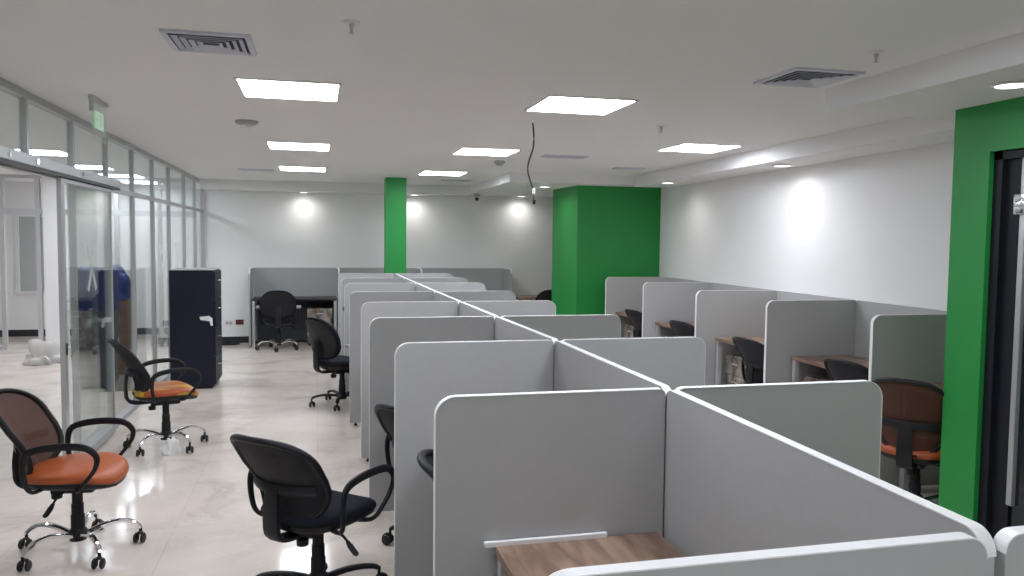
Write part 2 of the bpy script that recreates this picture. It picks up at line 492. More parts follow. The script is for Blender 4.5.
LIGHTS = [
    (-.15, 4.93, 'large square LED panel in the left ceiling row, nearest the camera'),
    (-.16, 7.87, 'square LED panel in the left ceiling row, second from the camera'),
    (-.17, 10.40, 'small looking LED panel in the left ceiling row, furthest from the camera'),
    (1.65, 4.92, 'large square LED panel in the middle ceiling row, above the hanging cable'),
    (1.63, 7.75, 'square LED panel in the middle ceiling row, second from the camera'),
    (1.61, 10.40, 'LED panel in the middle ceiling row, furthest from the camera near the green column'),
    (3.45, 6.78, 'square LED panel alone on the right near the dropped beam'),
    (-2.85, 9.35, 'LED panel in the office beyond the glass wall, the nearer one'),
    (-2.85, 11.1, 'LED panel in the office beyond the glass wall, the farther one'),
    (-2.75, 12.5, 'LED panel in the office right before the far glazed screen'),
    (-2.75, 13.9, 'LED panel in the office behind the far glazed screen'),
    (-.15, 2.2, 'LED panel in the left ceiling row over the near aisle'),
    (1.65, 2.2, 'LED panel in the middle ceiling row over the nearest desks'),
    (-2.85, 5.2, 'LED panel in the office beyond the open sliding door'),
    (.75, -.6, 'LED panel behind the place the photo was taken from'),
]
L0 = None
for x, y, lab in LIGHTS:
    if L0 is None:
        L0 = ceiling_light(); L0.location = (x, y, ZC); L0['label'] = lab; L0['group'] = 'square LED ceiling panels'
    else:
        dup(L0, (x, y, ZC), 0, lab, 'square LED ceiling panels')


def downlight():
    t = thing('downlight', 'x', 'light')
    obj('trim_ring', lathe(B(), [(.070, -.001), (.085, -.002), (.088, -.012), (.080, -.016), (.070, -.012)], 24), MT['white_plastic'], t, smooth=True)
    obj('lens', lathe(B(), [(.001, -.004), (.069, -.004), (.069, -.012), (.001, -.013)], 24), MT['spot'], t, smooth=True)
    ld = bpy.data.lights.new('downlight_beam', 'SPOT'); ld.energy = SPOT_W; ld.spot_size = math.radians(164); ld.spot_blend = 1.0
    ld.shadow_soft_size = .05; ld.color = (1.0, .97, .93)
    lo = bpy.data.objects.new('downlight_beam', ld); COL.objects.link(lo); lo.parent = t; lo.location = (0, 0, -.03)
    return t


DOWN = [
    (3.12, 3.04, ZS + .01, 'bright round downlight above the green wall with the dark door'),
    (4.25, 6.66, ZS, 'downlight under the beam by the right wall, the nearer of two'),
    (4.20, 9.05, ZS, 'downlight under the beam by the right wall, near the green block'),
    (3.08, 10.62, ZS + .02, 'downlight in the lowered ceiling beside the left face of the green block'),
    (3.36, 12.99, ZS + .02, 'downlight at the back wall near the hanging cable end'),
    (1.55, 12.99, ZS, 'downlight at the back wall just right of the green column'),
    (-.20, 12.99, ZS, 'downlight at the back wall left of the green column'),
]
D0 = None
for x, y, z, lab in DOWN:
    if D0 is None:
        D0 = downlight(); D0.location = (x, y, z); D0['label'] = lab; D0['group'] = 'recessed downlights'
    else:
        dup(D0, (x, y, z), 0, lab, 'recessed downlights')


def square_diffuser(name, x, y, s, lab, rings=4):
    t = thing(name, lab, 'air vent', (x, y, ZC), 0, 'square ceiling air diffusers')
    obj('cavity', bx(-s * .86, s * .86, -s * .86, s * .86, -.004, -.001), MT['dark'], t)
    bm = B(); a, b = s, s * .86
    box(bm, -a, a, -a, -b, -.012, 0); box(bm, -a, a, b, a, -.012, 0); box(bm, -a, -b, -b, b, -.012, 0); box(bm, b, a, -b, b, -.012, 0)
    obj('frame', bm, MT['vent'], t)
    for i in range(rings):
        o = s * (.80 - .17 * i); q = o - s * .10
        bm = B()
        lo = [(-o, -o), (o, -o), (o, o), (-o, o)]; hi = [(-q, -q), (q, -q), (q, q), (-q, q)]
        v1 = [bm.verts.new((p[0], p[1], -.016)) for p in lo]; v2 = [bm.verts.new((p[0], p[1], -.006)) for p in hi]
        v3 = [bm.verts.new((p[0] * .985, p[1] * .985, -.018)) for p in lo]; v4 = [bm.verts.new((p[0] * .985, p[1] * .985, -.008)) for p in hi]
        for j in range(4):
            jj = (j + 1) % 4
            bm.faces.new((v1[j], v1[jj], v2[jj], v2[j])); bm.faces.new((v3[j], v4[j], v4[jj], v3[jj]))
            bm.faces.new((v1[j], v3[j], v3[jj], v1[jj])); bm.faces.new((v2[j], v2[jj], v4[jj], v4[j]))
        obj('louvre_ring', bm, MT['vent'], t)
    return t


square_diffuser('air_diffuser', -.46, 3.84, .185, 'bluish square air diffuser in the ceiling above the left aisle')
square_diffuser('air_diffuser', 2.52, 3.74, .20, 'square air diffuser in the ceiling at the corner of the lowered box')


def slot_vent(x, y, wx, wy, lab):
    t = thing('slot_vent', lab, 'air vent', (x, y, ZC), 0, 'thin slot vents far down the ceiling')
    obj('cavity', bx(-wx + .02, wx - .02, -wy + .02, wy - .02, -.004, -.001), MT['dark'], t)
    bm = B()
    box(bm, -wx, wx, -wy, -wy + .02, -.010, 0); box(bm, -wx, wx, wy - .02, wy, -.010, 0)
    box(bm, -wx, -wx + .02, -wy + .02, wy - .02, -.010, 0); box(bm, wx - .02, wx, -wy + .02, wy - .02, -.010, 0)
    obj('frame', bm, MT['vent'], t)
    n = 3
    for i in range(n):
        y_ = -wy + .02 + (i + 1) * (2 * wy - .04) / (n + 1)
        obj('slat', bx(-wx + .02, wx - .02, y_ - .008, y_ + .008, -.009, -.004), MT['vent'], t)


slot_vent(2.5, 7.9, .24, .10, 'thin grey slot vent in the ceiling right of the hanging cable')
slot_vent(3.62, 8.9, .18, .09, 'dark slot vent in the ceiling left of the right beam')
slot_vent(-.75, 10.75, .22, .09, 'slot vent beside the furthest light of the left row')
slot_vent(2.0, 11.6, .22, .09, 'slot vent far down the ceiling right of the green column')

# smoke detectors, sprinklers, camera, cable, exit sign
t = thing('smoke_detector', 'round grey smoke detector between the first two left ceiling lights', 'smoke detector', (-.51, 6.33, ZC))
obj('base_plate', lathe(B(), [(.001, 0), (.085, 0), (.085, -.012), (.070, -.026), (.001, -.026)], 24), MT['grey_plastic'], t, smooth=True)
obj('sensor_cap', lathe(B(), [(.040, -.024), (.042, -.040), (.030, -.052), (.001, -.054)], 20), MT['white_plastic'], t, smooth=True)
t = thing('smoke_detector', 'small smoke detector right of the middle row second light', 'smoke detector', (1.97, 8.6, ZC))
obj('base_plate', lathe(B(), [(.001, 0), (.06, 0), (.06, -.02), (.05, -.03), (.001, -.03)], 20), MT['grey_plastic'], t, smooth=True)
obj('sensor_cap', lathe(B(), [(.035, -.028), (.034, -.048), (.001, -.052)], 16), MT['grey_plastic'], t, smooth=True)


def sprinkler(x, y, lab):
    t = thing('sprinkler', lab, 'sprinkler', (x, y, ZC), 0, 'ceiling sprinklers')
    obj('escutcheon', lathe(B(), [(.001, 0), (.034, 0), (.032, -.004), (.012, -.007), (.001, -.007)], 20), MT['white_plastic'], t, smooth=True)
    obj('nozzle', lathe(B(), [(.010, -.008), (.010, -.022), (.006, -.026), (.006, -.045), (.001, -.046)], 12), MT['steel'], t, smooth=True)
    obj('deflector', lathe(B(), [(.001, -.046), (.012, -.046), (.012, -.048), (.001, -.048)], 12), MT['steel'], t, smooth=True)


sprinkler(.14, 3.33, 'sprinkler head in the ceiling near the top edge, left of centre')
sprinkler(2.49, 3.17, 'sprinkler head in the ceiling right of the right square diffuser')
sprinkler(2.54, 5.61, 'sprinkler head above the square light on the right')

t = thing('ceiling_camera', 'small dark dome camera hanging by the back wall', 'camera', (2.52, 12.62, ZC))
obj('mount', lathe(B(), [(.001, 0), (.06, 0), (.06, -.015), (.02, -.03), (.02, -.12), (.055, -.14), (.06, -.165), (.04, -.175), (.001, -.175)], 18), MT['grey_plastic'], t, smooth=True)
obj('lens_ball', lathe(B(), [(.001, -.185), (.025, -.190), (.033, -.215), (.022, -.24), (.001, -.245)], 16), MT['black_plastic'], t, smooth=True)

t = thing('hanging_cable', 'thin dark cable hanging from the ceiling over the cubicles', 'cable', (1.57, 5.76, ZC))
pts = catmull([(0, 0, 0), (.01, 0, -.10), (.004, 0, -.19), (-.028, 0, -.29), (-.033, 0, -.36), (-.01, 0, -.44), (.012, 0, -.49)], 8)
obj('wire', sweep(B(), pts, .006), MT['black_plastic'], t, smooth=True)
obj('connector', sweep(B(), [Vector((.012, 0, -.485)), Vector((.013, 0, -.525))], .012), MT['white_plastic'], t, smooth=True)
obj('wire_tail', sweep(B(), catmull([(.013, 0, -.523), (.012, 0, -.55), (.018, 0, -.58)], 5), .0035), MT['black_plastic'], t, smooth=True)
obj('plug', lathe(B(), [(.001, -.570), (.011, -.575), (.013, -.59), (.008, -.605), (.001, -.605)], 10, (.018, 0, 0)), MT['black_plastic'], t, smooth=True)

t = thing('exit_sign', 'green and clear acrylic exit sign hanging by the glass wall', 'sign', (-1.36, 5.63, ZC))
obj('bracket', bx(-.016, .016, -.18, .18, -.028, 0, bev=.003), MT['steel'], t)
obj('hanger_arm', bx(-.012, .012, -.178, -.150, -.10, -.026), MT['steel'], t)
obj('acrylic_panel', bx(-.003, .003, -.165, .175, -.27, -.028), MT['acrylic'], t)
bm = B()
for s in (-1, 1):
    X = .0035 * s
    box(bm, min(X, X * 1.25), max(X, X * 1.25), -.10, .10, -.195, -.085)
pg = obj('green_field', bm, MT['sign_green'], t)
bm = B()
for y0, y1, z0, z1 in ((.015, .027, -.18, -.095), (.05, .06, -.175, -.10), (-.04, -.03, -.15, -.12), (-.085, -.05, -.143, -.133)):
    box(bm, .0044, .0052, y0, y1, z0, z1)
obj('pale_strokes', bm, MT['white_plastic'], t)

# ------------------------------------------------------------------ cubicle dividers
TH = .025


def divider(name, length, height, lab, group, loc, rz, r0=.06, r1=.06, z0=.025, feet=True, sides='both'):
    """a board standing on its local x axis, from 0 to length"""
    t = thing(name, lab, 'divider', loc, rz, group)
    prof = [(0, z0)]
    def corner(cx, a0, a1, r):
        n = 8
        return [(cx + r * math.cos(a0 + (a1 - a0) * i / n), height - r + r * math.sin(a0 + (a1 - a0) * i / n)) for i in range(n + 1)]
    prof += corner(r0, PI, PI / 2, r0)
    prof += corner(length - r1, PI / 2, 0, r1)
    prof += [(length, z0)]
    bm = B(); h = TH / 2
    rings_mesh(bm, [[Vector((x, y, z)) for x, z in prof] for y in (-h, h)])
    obj('board', bm, MT['panel'], t)
    # edge tape: a thin band lying on the board's rim
    bm = B(); e = .0025; hh = h + .0012
    if sides != 'both':
        prof = prof[(0 if sides == 'start' else 1):(len(prof) if sides == 'end' else -1)]
    n = len(prof); out = []
    for i, (x, z) in enumerate(prof):
        a = prof[max(i - 1, 0)]; b = prof[min(i + 1, n - 1)]
        tx, tz = b[0] - a[0], b[1] - a[1]; l = math.hypot(tx, tz) or 1
        out.append((x - tz / l * e, z + tx / l * e))
    secs = []
    for (x, z), (X, Z) in zip(prof, out):
        secs.append([bm.verts.new(p) for p in ((x, -hh, z), (x, hh, z), (X, hh, Z), (X, -hh, Z))])
    for A, C_ in zip(secs, secs[1:]):
        for j in range(4):
            bm.faces.new((A[j], A[(j + 1) % 4], C_[(j + 1) % 4], C_[j]))
    bm.faces.new(secs[0]); bm.faces.new(secs[-1])
    obj('edge_tape', bm, MT['edge'], t)
    if feet:
        for x in (.05, length - .05):
            obj('foot', lathe(B(), [(.014, 0), (.014, .010), (.006, .014), (.006, z0 + .01)], 10, (x, 0, 0)), MT['black_plastic'], t, smooth=True)
    return t


YS_ = [1.04, 2.325, 3.575, 4.755, 5.955, 7.15, 8.55, 9.70, 10.98]
SPX = 1.085
SPXS = [1.068, 1.10, 1.105, 1.08, 1.065, 1.055, 1.05, 1.05, 1.05]
LX = [.290, .342, .342, .302, .318, .282, .284, .280, .280]
RXE = [1.86, 1.890, 1.875, 1.895, 1.825, 1.800, 1.805, 1.82, 1.84]
GC, GR, GS = 'cross panels on the left of the spine', 'cross panels on the right of the spine', 'spine panels of the long cubicle run'
for i, y in enumerate(YS_):
    where = 'nearest the camera' if i == 0 else ('furthest, at the green column' if i == len(YS_) - 1 else ORD[i] + ' from the camera')
    divider('cubicle_panel', SPXS[i] - TH / 2 - .006 - LX[i], 1.2, 'grey cross panel with white edge left of the spine, ' + where, GC, (LX[i], y, 0), 0, r1=.02 if i else .035, sides='start')
    divider('cubicle_panel', RXE[i] - SPXS[i] - TH / 2 - .006, 1.2, 'grey cross panel with white edge right of the spine, ' + where, GR, (SPXS[i] + TH / 2 + .006, y, 0), 0, r0=.03, sides='end')
    if i:
        y0 = YS_[i - 1]
        divider('spine_panel', y - y0 - .006, 1.2, 'grey lengthwise spine panel, ' + ('nearest the camera' if i == 1 else ORD[i - 1] + ' from the camera'), GS, (SPXS[i - 1], y0 + .003, 0), PI / 2 + math.atan2(SPXS[i - 1] - SPXS[i], y - y0), r0=.04, r1=.04, sides='none')

RY = [4.50, 5.77, 7.05, 8.55, 9.86]
RX0S = [3.58, 3.58, 3.60, 3.69, 3.72]
GW, GV = 'cross panels along the right wall', 'panels standing against the right wall'
for i, y in enumerate(RY):
    where = ['nearest, beside the orange chair', 'second from the green pier', 'third from the green pier', 'fourth from the green pier', 'furthest, against the green block'][i]
    divider('cubicle_panel', wx(y) - .047 - RX0S[i], 1.2, 'grey cross panel at the right wall, ' + where, GW, (RX0S[i], y, 0), 0, r1=.02, sides='start')
ry = [PY + .01] + RY
for i, (a, b) in enumerate(zip(ry, ry[1:])):
    where = ['beside the green pier', 'second from the pier', 'third from the pier', 'fourth from the pier', 'furthest, near the green block'][i]
    divider('wall_panel', b - a - .01, 1.2, 'grey panel against the right wall, ' + where, GV, (wx(a) - .032, a + .005, 0), PI / 2 - math.atan(.045), r0=.02, r1=.02, sides='none')

GB = 'panels of the cubicles along the back wall'
bxs = [-1.0, .33, 1.62, 3.10]
for i, (a, b) in enumerate(zip(bxs, bxs[1:])):
    where = ['left part behind the black chair', 'middle part behind the green column', 'right part, right of the green column'][i]
    divider('back_panel', b - a - .012, 1.2, 'grey panel against the back wall, ' + where, GB, (a + .006, 13.16, 0), 0, r0=.04, r1=.04, sides='none')
for i, (x, lab) in enumerate([(-1.0, 'grey end panel of the back wall cubicles, at the left by the sockets'), (.33, 'grey dividing panel of the back wall cubicles, right of the black chair'),
                              (1.62, 'grey dividing panel of the back wall cubicles, behind the green column'), (3.10, 'grey end panel of the back wall cubicles, at the right end')]):
    divider('back_panel', .56, 1.2, lab, GB, (x, 12.58, 0), PI / 2, r0=.08, r1=.02, sides='none')

# ------------------------------------------------------------------ desks
def desk(x0, x1, y0, y1, z, lab, group, m, legs, front, strip=False, modesty=None):
    """front: side the sitter is on ('l','r','f'); legs: list of (x0,x1,y0,y1) side supports"""
    cx_, cy_ = (x0 + x1) / 2, (y0 + y1) / 2
    t = thing('desk', lab, 'desk', (cx_, cy_, 0), 0, group)
    def rel(a): return (a[0] - cx_, a[1] - cx_, a[2] - cy_, a[3] - cy_)
    obj('desktop', bx(*rel((x0, x1, y0, y1)), z - .028, z, bev=.002), m, t)
    for a in legs:
        obj('leg', bx(*rel(a), 0, z - .028), MT['steel'], t)
    if modesty:
        obj('modesty_panel', bx(*rel(modesty), z - .36 if m is MT['wood'] else .04, z - .028), MT['panel'] if m is MT['wood'] else MT['shaded_board'], t)  # back wall desks get a taller board, coloured dark for the shade underneath
    if strip:
        obj('edge_strip', bx(*rel((x0 - .035, x0 + .36, y1 - .012, y1 + .004)), z - .002, z + .014, bev=.002), MT['edge'], t)['label'] = 'white strip along the back edge'
    return t


DL = ['nearest', 'second', 'third', 'fourth', 'fifth', 'sixth', 'seventh', 'eighth']
for i, (a, b) in enumerate(zip(YS_, YS_[1:])):
    y0, y1 = a + .03, b - .03; SPX = sum(SPXS[i:i + 2]) / 2
    desk(.525, SPX - .024, y0, y1 + .010, .74, 'brown wood desk left of the spine, ' + DL[i] + (' one, with a white strip' if i == 0 else ' from the camera'), 'desks left of the spine', MT['wood'],
         [(.53, .575, y0 + .005, y0 + .05), (.53, .575, y1 - .05, y1 - .005)], 'l', strip=(i == 0), modesty=(SPX - .05, SPX - .03, y0 + .02, y1 - .02))
for i, (a, b) in enumerate(zip(YS_[:4], YS_[1:])):
    y0, y1 = a + .03, b - .03; SPX = max(SPXS[i:i + 2])
    desk(SPX + .018, SPX + .57, y0, y1, .74, 'brown wood desk right of the spine, hidden low, ' + DL[i] + ' from the camera', 'desks right of the spine', MT['wood'],
         [(SPX + .50, SPX + .545, y0 + .005, y0 + .05), (SPX + .50, SPX + .545, y1 - .05, y1 - .005)], 'r', modesty=(SPX + .03, SPX + .05, y0 + .02, y1 - .02))
for i, (a, b) in enumerate(zip(ry, ry[1:])):
    y0, y1 = a + .03, b - .03
    xd = [3.80, 3.80, 3.80, 3.83, 3.85][i]
    desk(xd, wx(a) - .055, y0, y1, .74, 'brown wood desk at the right wall, ' + ['beside the green pier', 'second from the pier', 'third from the pier, with a wrapped pedestal', 'fourth from the pier', 'furthest, by the green block'][i],
         'desks along the right wall', MT['wood'], [(xd + .01, xd + .05, y1 - .045, y1 - .005), (xd + .01, xd + .05, y0 + .005, y0 + .045)], 'l')
for i, (a, b) in enumerate(zip(bxs, bxs[1:])):
    desk(a + .03, b - .03, 12.60, 13.13, .74, 'dark desk at the back wall, ' + ['left one with the black chair', 'middle one behind the green column', 'right one beyond the long cubicle run'][i], 'desks along the back wall', MT['wood_dark'],
         [(a + .035, a + .075, 12.61, 12.65), (b - .075, b - .035, 12.61, 12.65)], 'f', modesty=(a + .08, b - .08, 13.09, 13.12))
desk(3.22, 4.60, 12.55, 13.15, .74, 'brown desk in the alcove behind the green block', None, MT['wood'], [(3.24, 3.28, 12.57, 12.61), (4.54, 4.58, 12.57, 12.61)], 'f')


def pedestal(x, y, rz, lab, group, w_=.38, d_=.44, h_=.58):
    t = thing('drawer_pedestal', lab, 'drawer unit', (x, y, 0), rz, group)
    obj('carcass', bx(-d_ / 2, d_ / 2, -w_ / 2, w_ / 2, .04, h_, bev=.004), MT['film'], t)
    for j in range(3):
        z0 = .05 + j * (h_ - .06) / 3
        f = obj('drawer', bx(-d_ / 2 - .016, -d_ / 2, -w_ / 2 + .006, w_ / 2 - .006, z0, z0 + (h_ - .06) / 3 - .006, bev=.003), MT['film'], t)
        obj('handle', bx(-d_ / 2 - .030, -d_ / 2 - .016, -.06, .06, z0 + .10, z0 + .112, bev=.003), MT['steel'], f)
    for sx_ in (-1, 1):
        for s2 in (-1, 1):
            obj('foot', lathe(B(), [(.015, 0), (.015, .03), (.008, .042)], 8, (sx_ * (d_ / 2 - .04), s2 * (w_ / 2 - .04), 0)), MT['black_plastic'], t, smooth=True)
    return t


pd = pedestal(4.14, 6.80, 0, 'film wrapped drawer pedestal under the third right wall desk', 'wrapped drawer pedestals')
dup(pd, (4.14, 5.52, 0), 0, 'film wrapped drawer pedestal under the second right wall desk', 'wrapped drawer pedestals')
dup(pd, (4.14, 8.28, 0), 0, 'film wrapped drawer pedestal under the fourth right wall desk', 'wrapped drawer pedestals')
dup(pd, (4.20, 9.60, 0), 0, 'film wrapped drawer pedestal under the furthest right wall desk', 'wrapped drawer pedestals')
dup(pd, (.04, 12.86, 0), PI / 2, 'film wrapped drawer pedestal under the left back wall desk', 'wrapped drawer pedestals')
dup(pd, (.80, 8.26, 0), 0, 'pale drawer pedestal beside the chair in the far left cubicle', 'wrapped drawer pedestals')

# ------------------------------------------------------------------ office chairs (local +x is where the sitter looks)
def seat_outline(n=28):
    o = []
    for k_ in range(n):
        a = 2 * PI * k_ / n
        c, s = math.cos(a), math.sin(a)
        x = math.copysign(abs(c) ** (2 / 2.9), c); y = math.copysign(abs(s) ** (2 / 2.9), s)
        wdt = .245 - .030 * (1 - (x + 1) / 2) ** 1.5
        o.append((x * .235, y * wdt))
    return o


def seat_bm(zs, lo, hi, levels, dome):
    bm = B(); out = seat_outline(); rings = []
    for f, dz in levels:
        ring = []
        for x, y in out:
            X, Y = x * f, y * f
            z = zs + dz + dome * (1 - f * f)
            if X > .08: z -= .55 * (X - .08) ** 2 * 3
            z += .10 * (Y / .245) ** 2 * .12
            ring.append(Vector((X, Y, z)))
        rings.append(ring)
    return rings_mesh(bm, rings)


def back_pt(a, t_, zb, H, wmax, kind):
    if kind == 'net':
        W = wmax * (.80 + .25 * t_)
        xo = -.225 + .02 * math.sin(PI * min(t_ * 1.6, 1)) - .17 * t_ ** 1.5
        return Vector((xo + .085 * abs(a) ** 1.9, a * W, zb + t_ * H))
    W = wmax * (.80 + .26 * math.sin(PI * min(1, t_ * .8 + .15)))
    xo = -.225 + .03 * math.sin(PI * t_) - .11 * t_
    return Vector((xo + .050 * a * a, a * W, zb + t_ * H))


def back_loop(s, n, p=2.9):
    o = []
    for k_ in range(n):
        an = 2 * PI * k_ / n
        c, d_ = math.cos(an), math.sin(an)
        o.append((s * math.copysign(abs(c) ** (2 / p), c), .5 + .5 * s * math.copysign(abs(d_) ** (2 / p), d_)))
    return o


def sheet(zb, H, wmax, kind, th, smax=1.0, dome=0.0, n=32):
    bm = B()
    levels = [.001] + [smax * q for q in (.25, .5, .72, .88, .97, 1.0)]
    def lay(off, dm):
        L = []
        for s in levels:
            L.append([back_pt(a, t_, zb, H, wmax, kind) + Vector((off + dm * math.sqrt(max(0, 1 - (s / smax) ** 2)), 0, 0)) for a, t_ in back_loop(s, n)])
        return L
    rings = lay(-th / 2, -dome * .6) + lay(th / 2, dome)[::-1]
    return rings_mesh(bm, rings)


def make_chair(lab, cat, group, seat_m, net_m, base_m, kind='net', arms='loop', zs=.455, hback=.42, wmax=.235, tilt=0.0, spin=0.3):
    t = thing('office_chair', lab, cat, group=group)
    # seat
    obj('seat', seat_bm(zs, 0, 0, [(.30, -.042), (.94, -.042), (.985, -.030), (1.0, -.014), (.975, .0), (.90, .010), (.70, .012), (.45, .012), (.18, .012), (.01, .012)], .010), seat_m, t, smooth=True, angle=60)
    obj('seat_shell', seat_bm(zs, 0, 0, [(.25, -.080), (.80, -.076), (.95, -.054), (.965, -.036), (.30, -.040)], .0), MT['black_plastic'], t, smooth=True, angle=50)
    # mechanism, lift
    obj('mechanism', bx(-.11, .10, -.065, .065, zs - .125, zs - .062, bev=.012), MT['black_plastic'], t, smooth=True)
    obj('gas_lift', lathe(B(), [(.034, .085), (.034, .20), (.030, .205), (.030, .26), (.026, .262), (.026, zs - .12)], 18), MT['black_plastic'], t, smooth=True)
    lev = B()
    sweep(lev, catmull([(-.02, -.05, zs - .10), (-.03, -.16, zs - .105), (-.04, -.22, zs - .135)], 5), .006)
    obj('lever', lev, MT['black_plastic'], t, smooth=True)
    kb = B(); sweep(kb, catmull([(-.037, -.205, zs - .126), (-.043, -.235, zs - .148), (-.052, -.275, zs - .172)], 4), [.006] + [.011] * 2 + [.015] * 5 + [.008], [.006] + [.008] * 7 + [.005])
    obj('lever_paddle', kb, MT['black_plastic'], t, smooth=True)
    # backrest
    zb = zs + (-.02 if kind == 'net' else .03)
    if kind == 'net':
        nb = obj('backrest', sheet(zb, hback, wmax, 'net', .006, .97), net_m, t, smooth=True, angle=80)
        pts = [back_pt(a, t_, zb, hback, wmax, 'net') for a, t_ in back_loop(1.0, 48)]
        wv = [.013] * 48
        obj('back_frame', sweep(B(), pts, .014, .017, ref=(1, 0, 0), closed=True), MT['black_plastic'], t, smooth=True, angle=70)
        lp = [back_pt(a, .40, zb, hback, wmax, 'net') + Vector((-.018 - .008 * (1 - a * a), 0, 0)) for a in [-.84 + 1.68 * i / 14 for i in range(15)]]
        obj('lumbar_bar', sweep(B(), lp, .008, .022, ref=(0, 0, 1), power=3), MT['black_plastic'], t, smooth=True)
        z_at = zb + .42 * hback; xb = back_pt(0, .42, zb, hback, wmax, 'net').x - .02
    else:
        obj('backrest', sheet(zb, hback, wmax, 'pad', .035, 1.0, .022), net_m, t, smooth=True, angle=80)
        obj('back_shell', sheet(zb + .02, hback - .04, wmax * .95, 'pad', .012, 1.0, .0), MT['black_plastic'], t, smooth=True, angle=80).location = (-.026, 0, 0)
        z_at = zb + .45 * hback; xb = back_pt(0, .45, zb, hback, wmax, 'pad').x - .04
    br = catmull([(xb, 0, z_at), (xb - .012, 0, z_at - .09), (xb - .012, 0, zs + .0), (xb + .0, 0, zs - .065), (xb + .06, 0, zs - .095), (-.06, 0, zs - .095)], 6)
    nbp = len(br)
    obj('back_support', sweep(B(), br, [.036 + .010 * math.sin(PI * i / nbp) for i in range(nbp)], .013, ref=(0, 1, 0) if False else (1, 0, 0.35), power=4), MT['black_plastic'], t, smooth=True)
    obj('tension_knob', lathe(B(), [(.001, zs - .165), (.026, zs - .163), (.028, zs - .135), (.012, zs - .128), (.012, zs - .115)], 14, (-.10, 0, 0)), MT['black_plastic'], t, smooth=True)
    # arms
    for s in (-1, 1):
        bm = B()
        if arms == 'loop':
            q = [(-.10, s * .17, zs - .062), (-.12, s * .235, zs - .058), (-.135, s * .268, zs - .02), (-.145, s * .278, zs + .08), (-.125, s * .282, zs + .145), (-.05, s * .285, zs + .172), (.06, s * .287, zs + .180),
                 (.150, s * .285, zs + .168), (.195, s * .282, zs + .125), (.190, s * .277, zs + .07), (.150, s * .270, zs + .01), (.095, s * .245, zs - .055), (.06, s * .17, zs - .064)]
            P_ = catmull(q, 6); n_ = len(P_)
            sweep(bm, P_, [.010 + .009 * max(0, math.sin(PI * (i / n_ - .12) / .66)) if .12 < i / n_ < .78 else .010 for i in range(n_)], .010, ref=(s * .2, -.0, 1) if False else (0, 1, 0), power=2.6)
            # section: flat side turned to the elbow
            obj('armrest', bm, MT['black_plastic'], t, smooth=True, angle=60)
        else:
            q = [(.0, s * .17, zs - .062), (-.005, s * .26, zs - .058), (-.01, s * .285, zs + .0), (-.01, s * .287, zs + .17)]
            sweep(bm, catmull(q, 6), .022, .011, ref=(0, 1, 0), power=3)
            a_ = obj('armrest', bm, MT['black_plastic'], t, smooth=True, angle=60)
            obj('arm_pad', bx(-.14, .12, s * .287 - .035, s * .287 + .035, zs + .165, zs + .195, bev=.011), MT['grey_plastic'] if arms == 'tgrey' else MT['black_plastic'], a_, smooth=True)
    # five star base
    hub = lathe(B(), [(.020, .060), (.042, .066), (.046, .115), (.036, .128), (.02, .130)], 20)
    obj('base_hub', hub, MT['black_plastic'], t, smooth=True)
    for k_ in range(5):
        an = spin + 2 * PI * k_ / 5
        c, s = math.cos(an), math.sin(an)
        if base_m is MT['chrome']:
            rz_ = [(.035, .092), (.10, .118), (.18, .134), (.245, .124), (.285, .098), (.300, .078)]
            ww = .015
        else:
            rz_ = [(.035, .098), (.12, .112), (.20, .112), (.27, .100), (.300, .084)]
            ww = .021
        P_ = catmull([(r * c, r * s, z) for r, z in rz_], 5); n_ = len(P_)
        obj('base_leg', sweep(B(), P_, [ww * (1.15 - .35 * i / n_) for i in range(n_)], [.014 - .003 * i / n_ for i in range(n_)], power=2.4), base_m, t, smooth=True)
        cx_, cy_ = .300 * c, .300 * s
        fa = an + 1.1 + k_ * 1.9                      # which way the caster trails
        fx, fy = math.cos(fa), math.sin(fa)
        hx, hy = cx_ - .014 * fx, cy_ - .014 * fy
        cb = B(); sweep(cb, [Vector((cx_, cy_, .082)), Vector((cx_, cy_, .056))], .008)
        hd = []
        for i in range(9):
            b_ = -0.25 + (PI + .3) * i / 8
            hd.append(Vector((hx + .031 * math.cos(b_) * fx, hy + .031 * math.cos(b_) * fy, .029 + .031 * math.sin(b_))))
        sweep(cb, hd, .010, .004, ref=(fx, fy, .001) if False else (0, 0, 1), power=3)
        cs = obj('caster', cb, MT['black_plastic'], t, smooth=True)
        for s2 in (-1, 1):
            wb = lathe(B(), [(.001, -.008), (.022, -.008), (.027, -.004), (.027, .004), (.022, .008), (.001, .008)], 16, (0, 0, 0), 'y')
            Mw = Matrix.Translation((hx - fy * .019 * s2, hy + fx * .019 * s2, .0272)) @ Matrix.Rotation(fa, 4, 'Z')
            bmesh.ops.transform(wb, matrix=Mw, verts=wb.verts)
            obj('wheel', wb, MT['rubber'], cs, smooth=True)
    return t


def put(o, x, y, deg, dz=0):
    o.location = (x, y, dz); o.rotation_euler = (0, 0, math.radians(deg)); return o


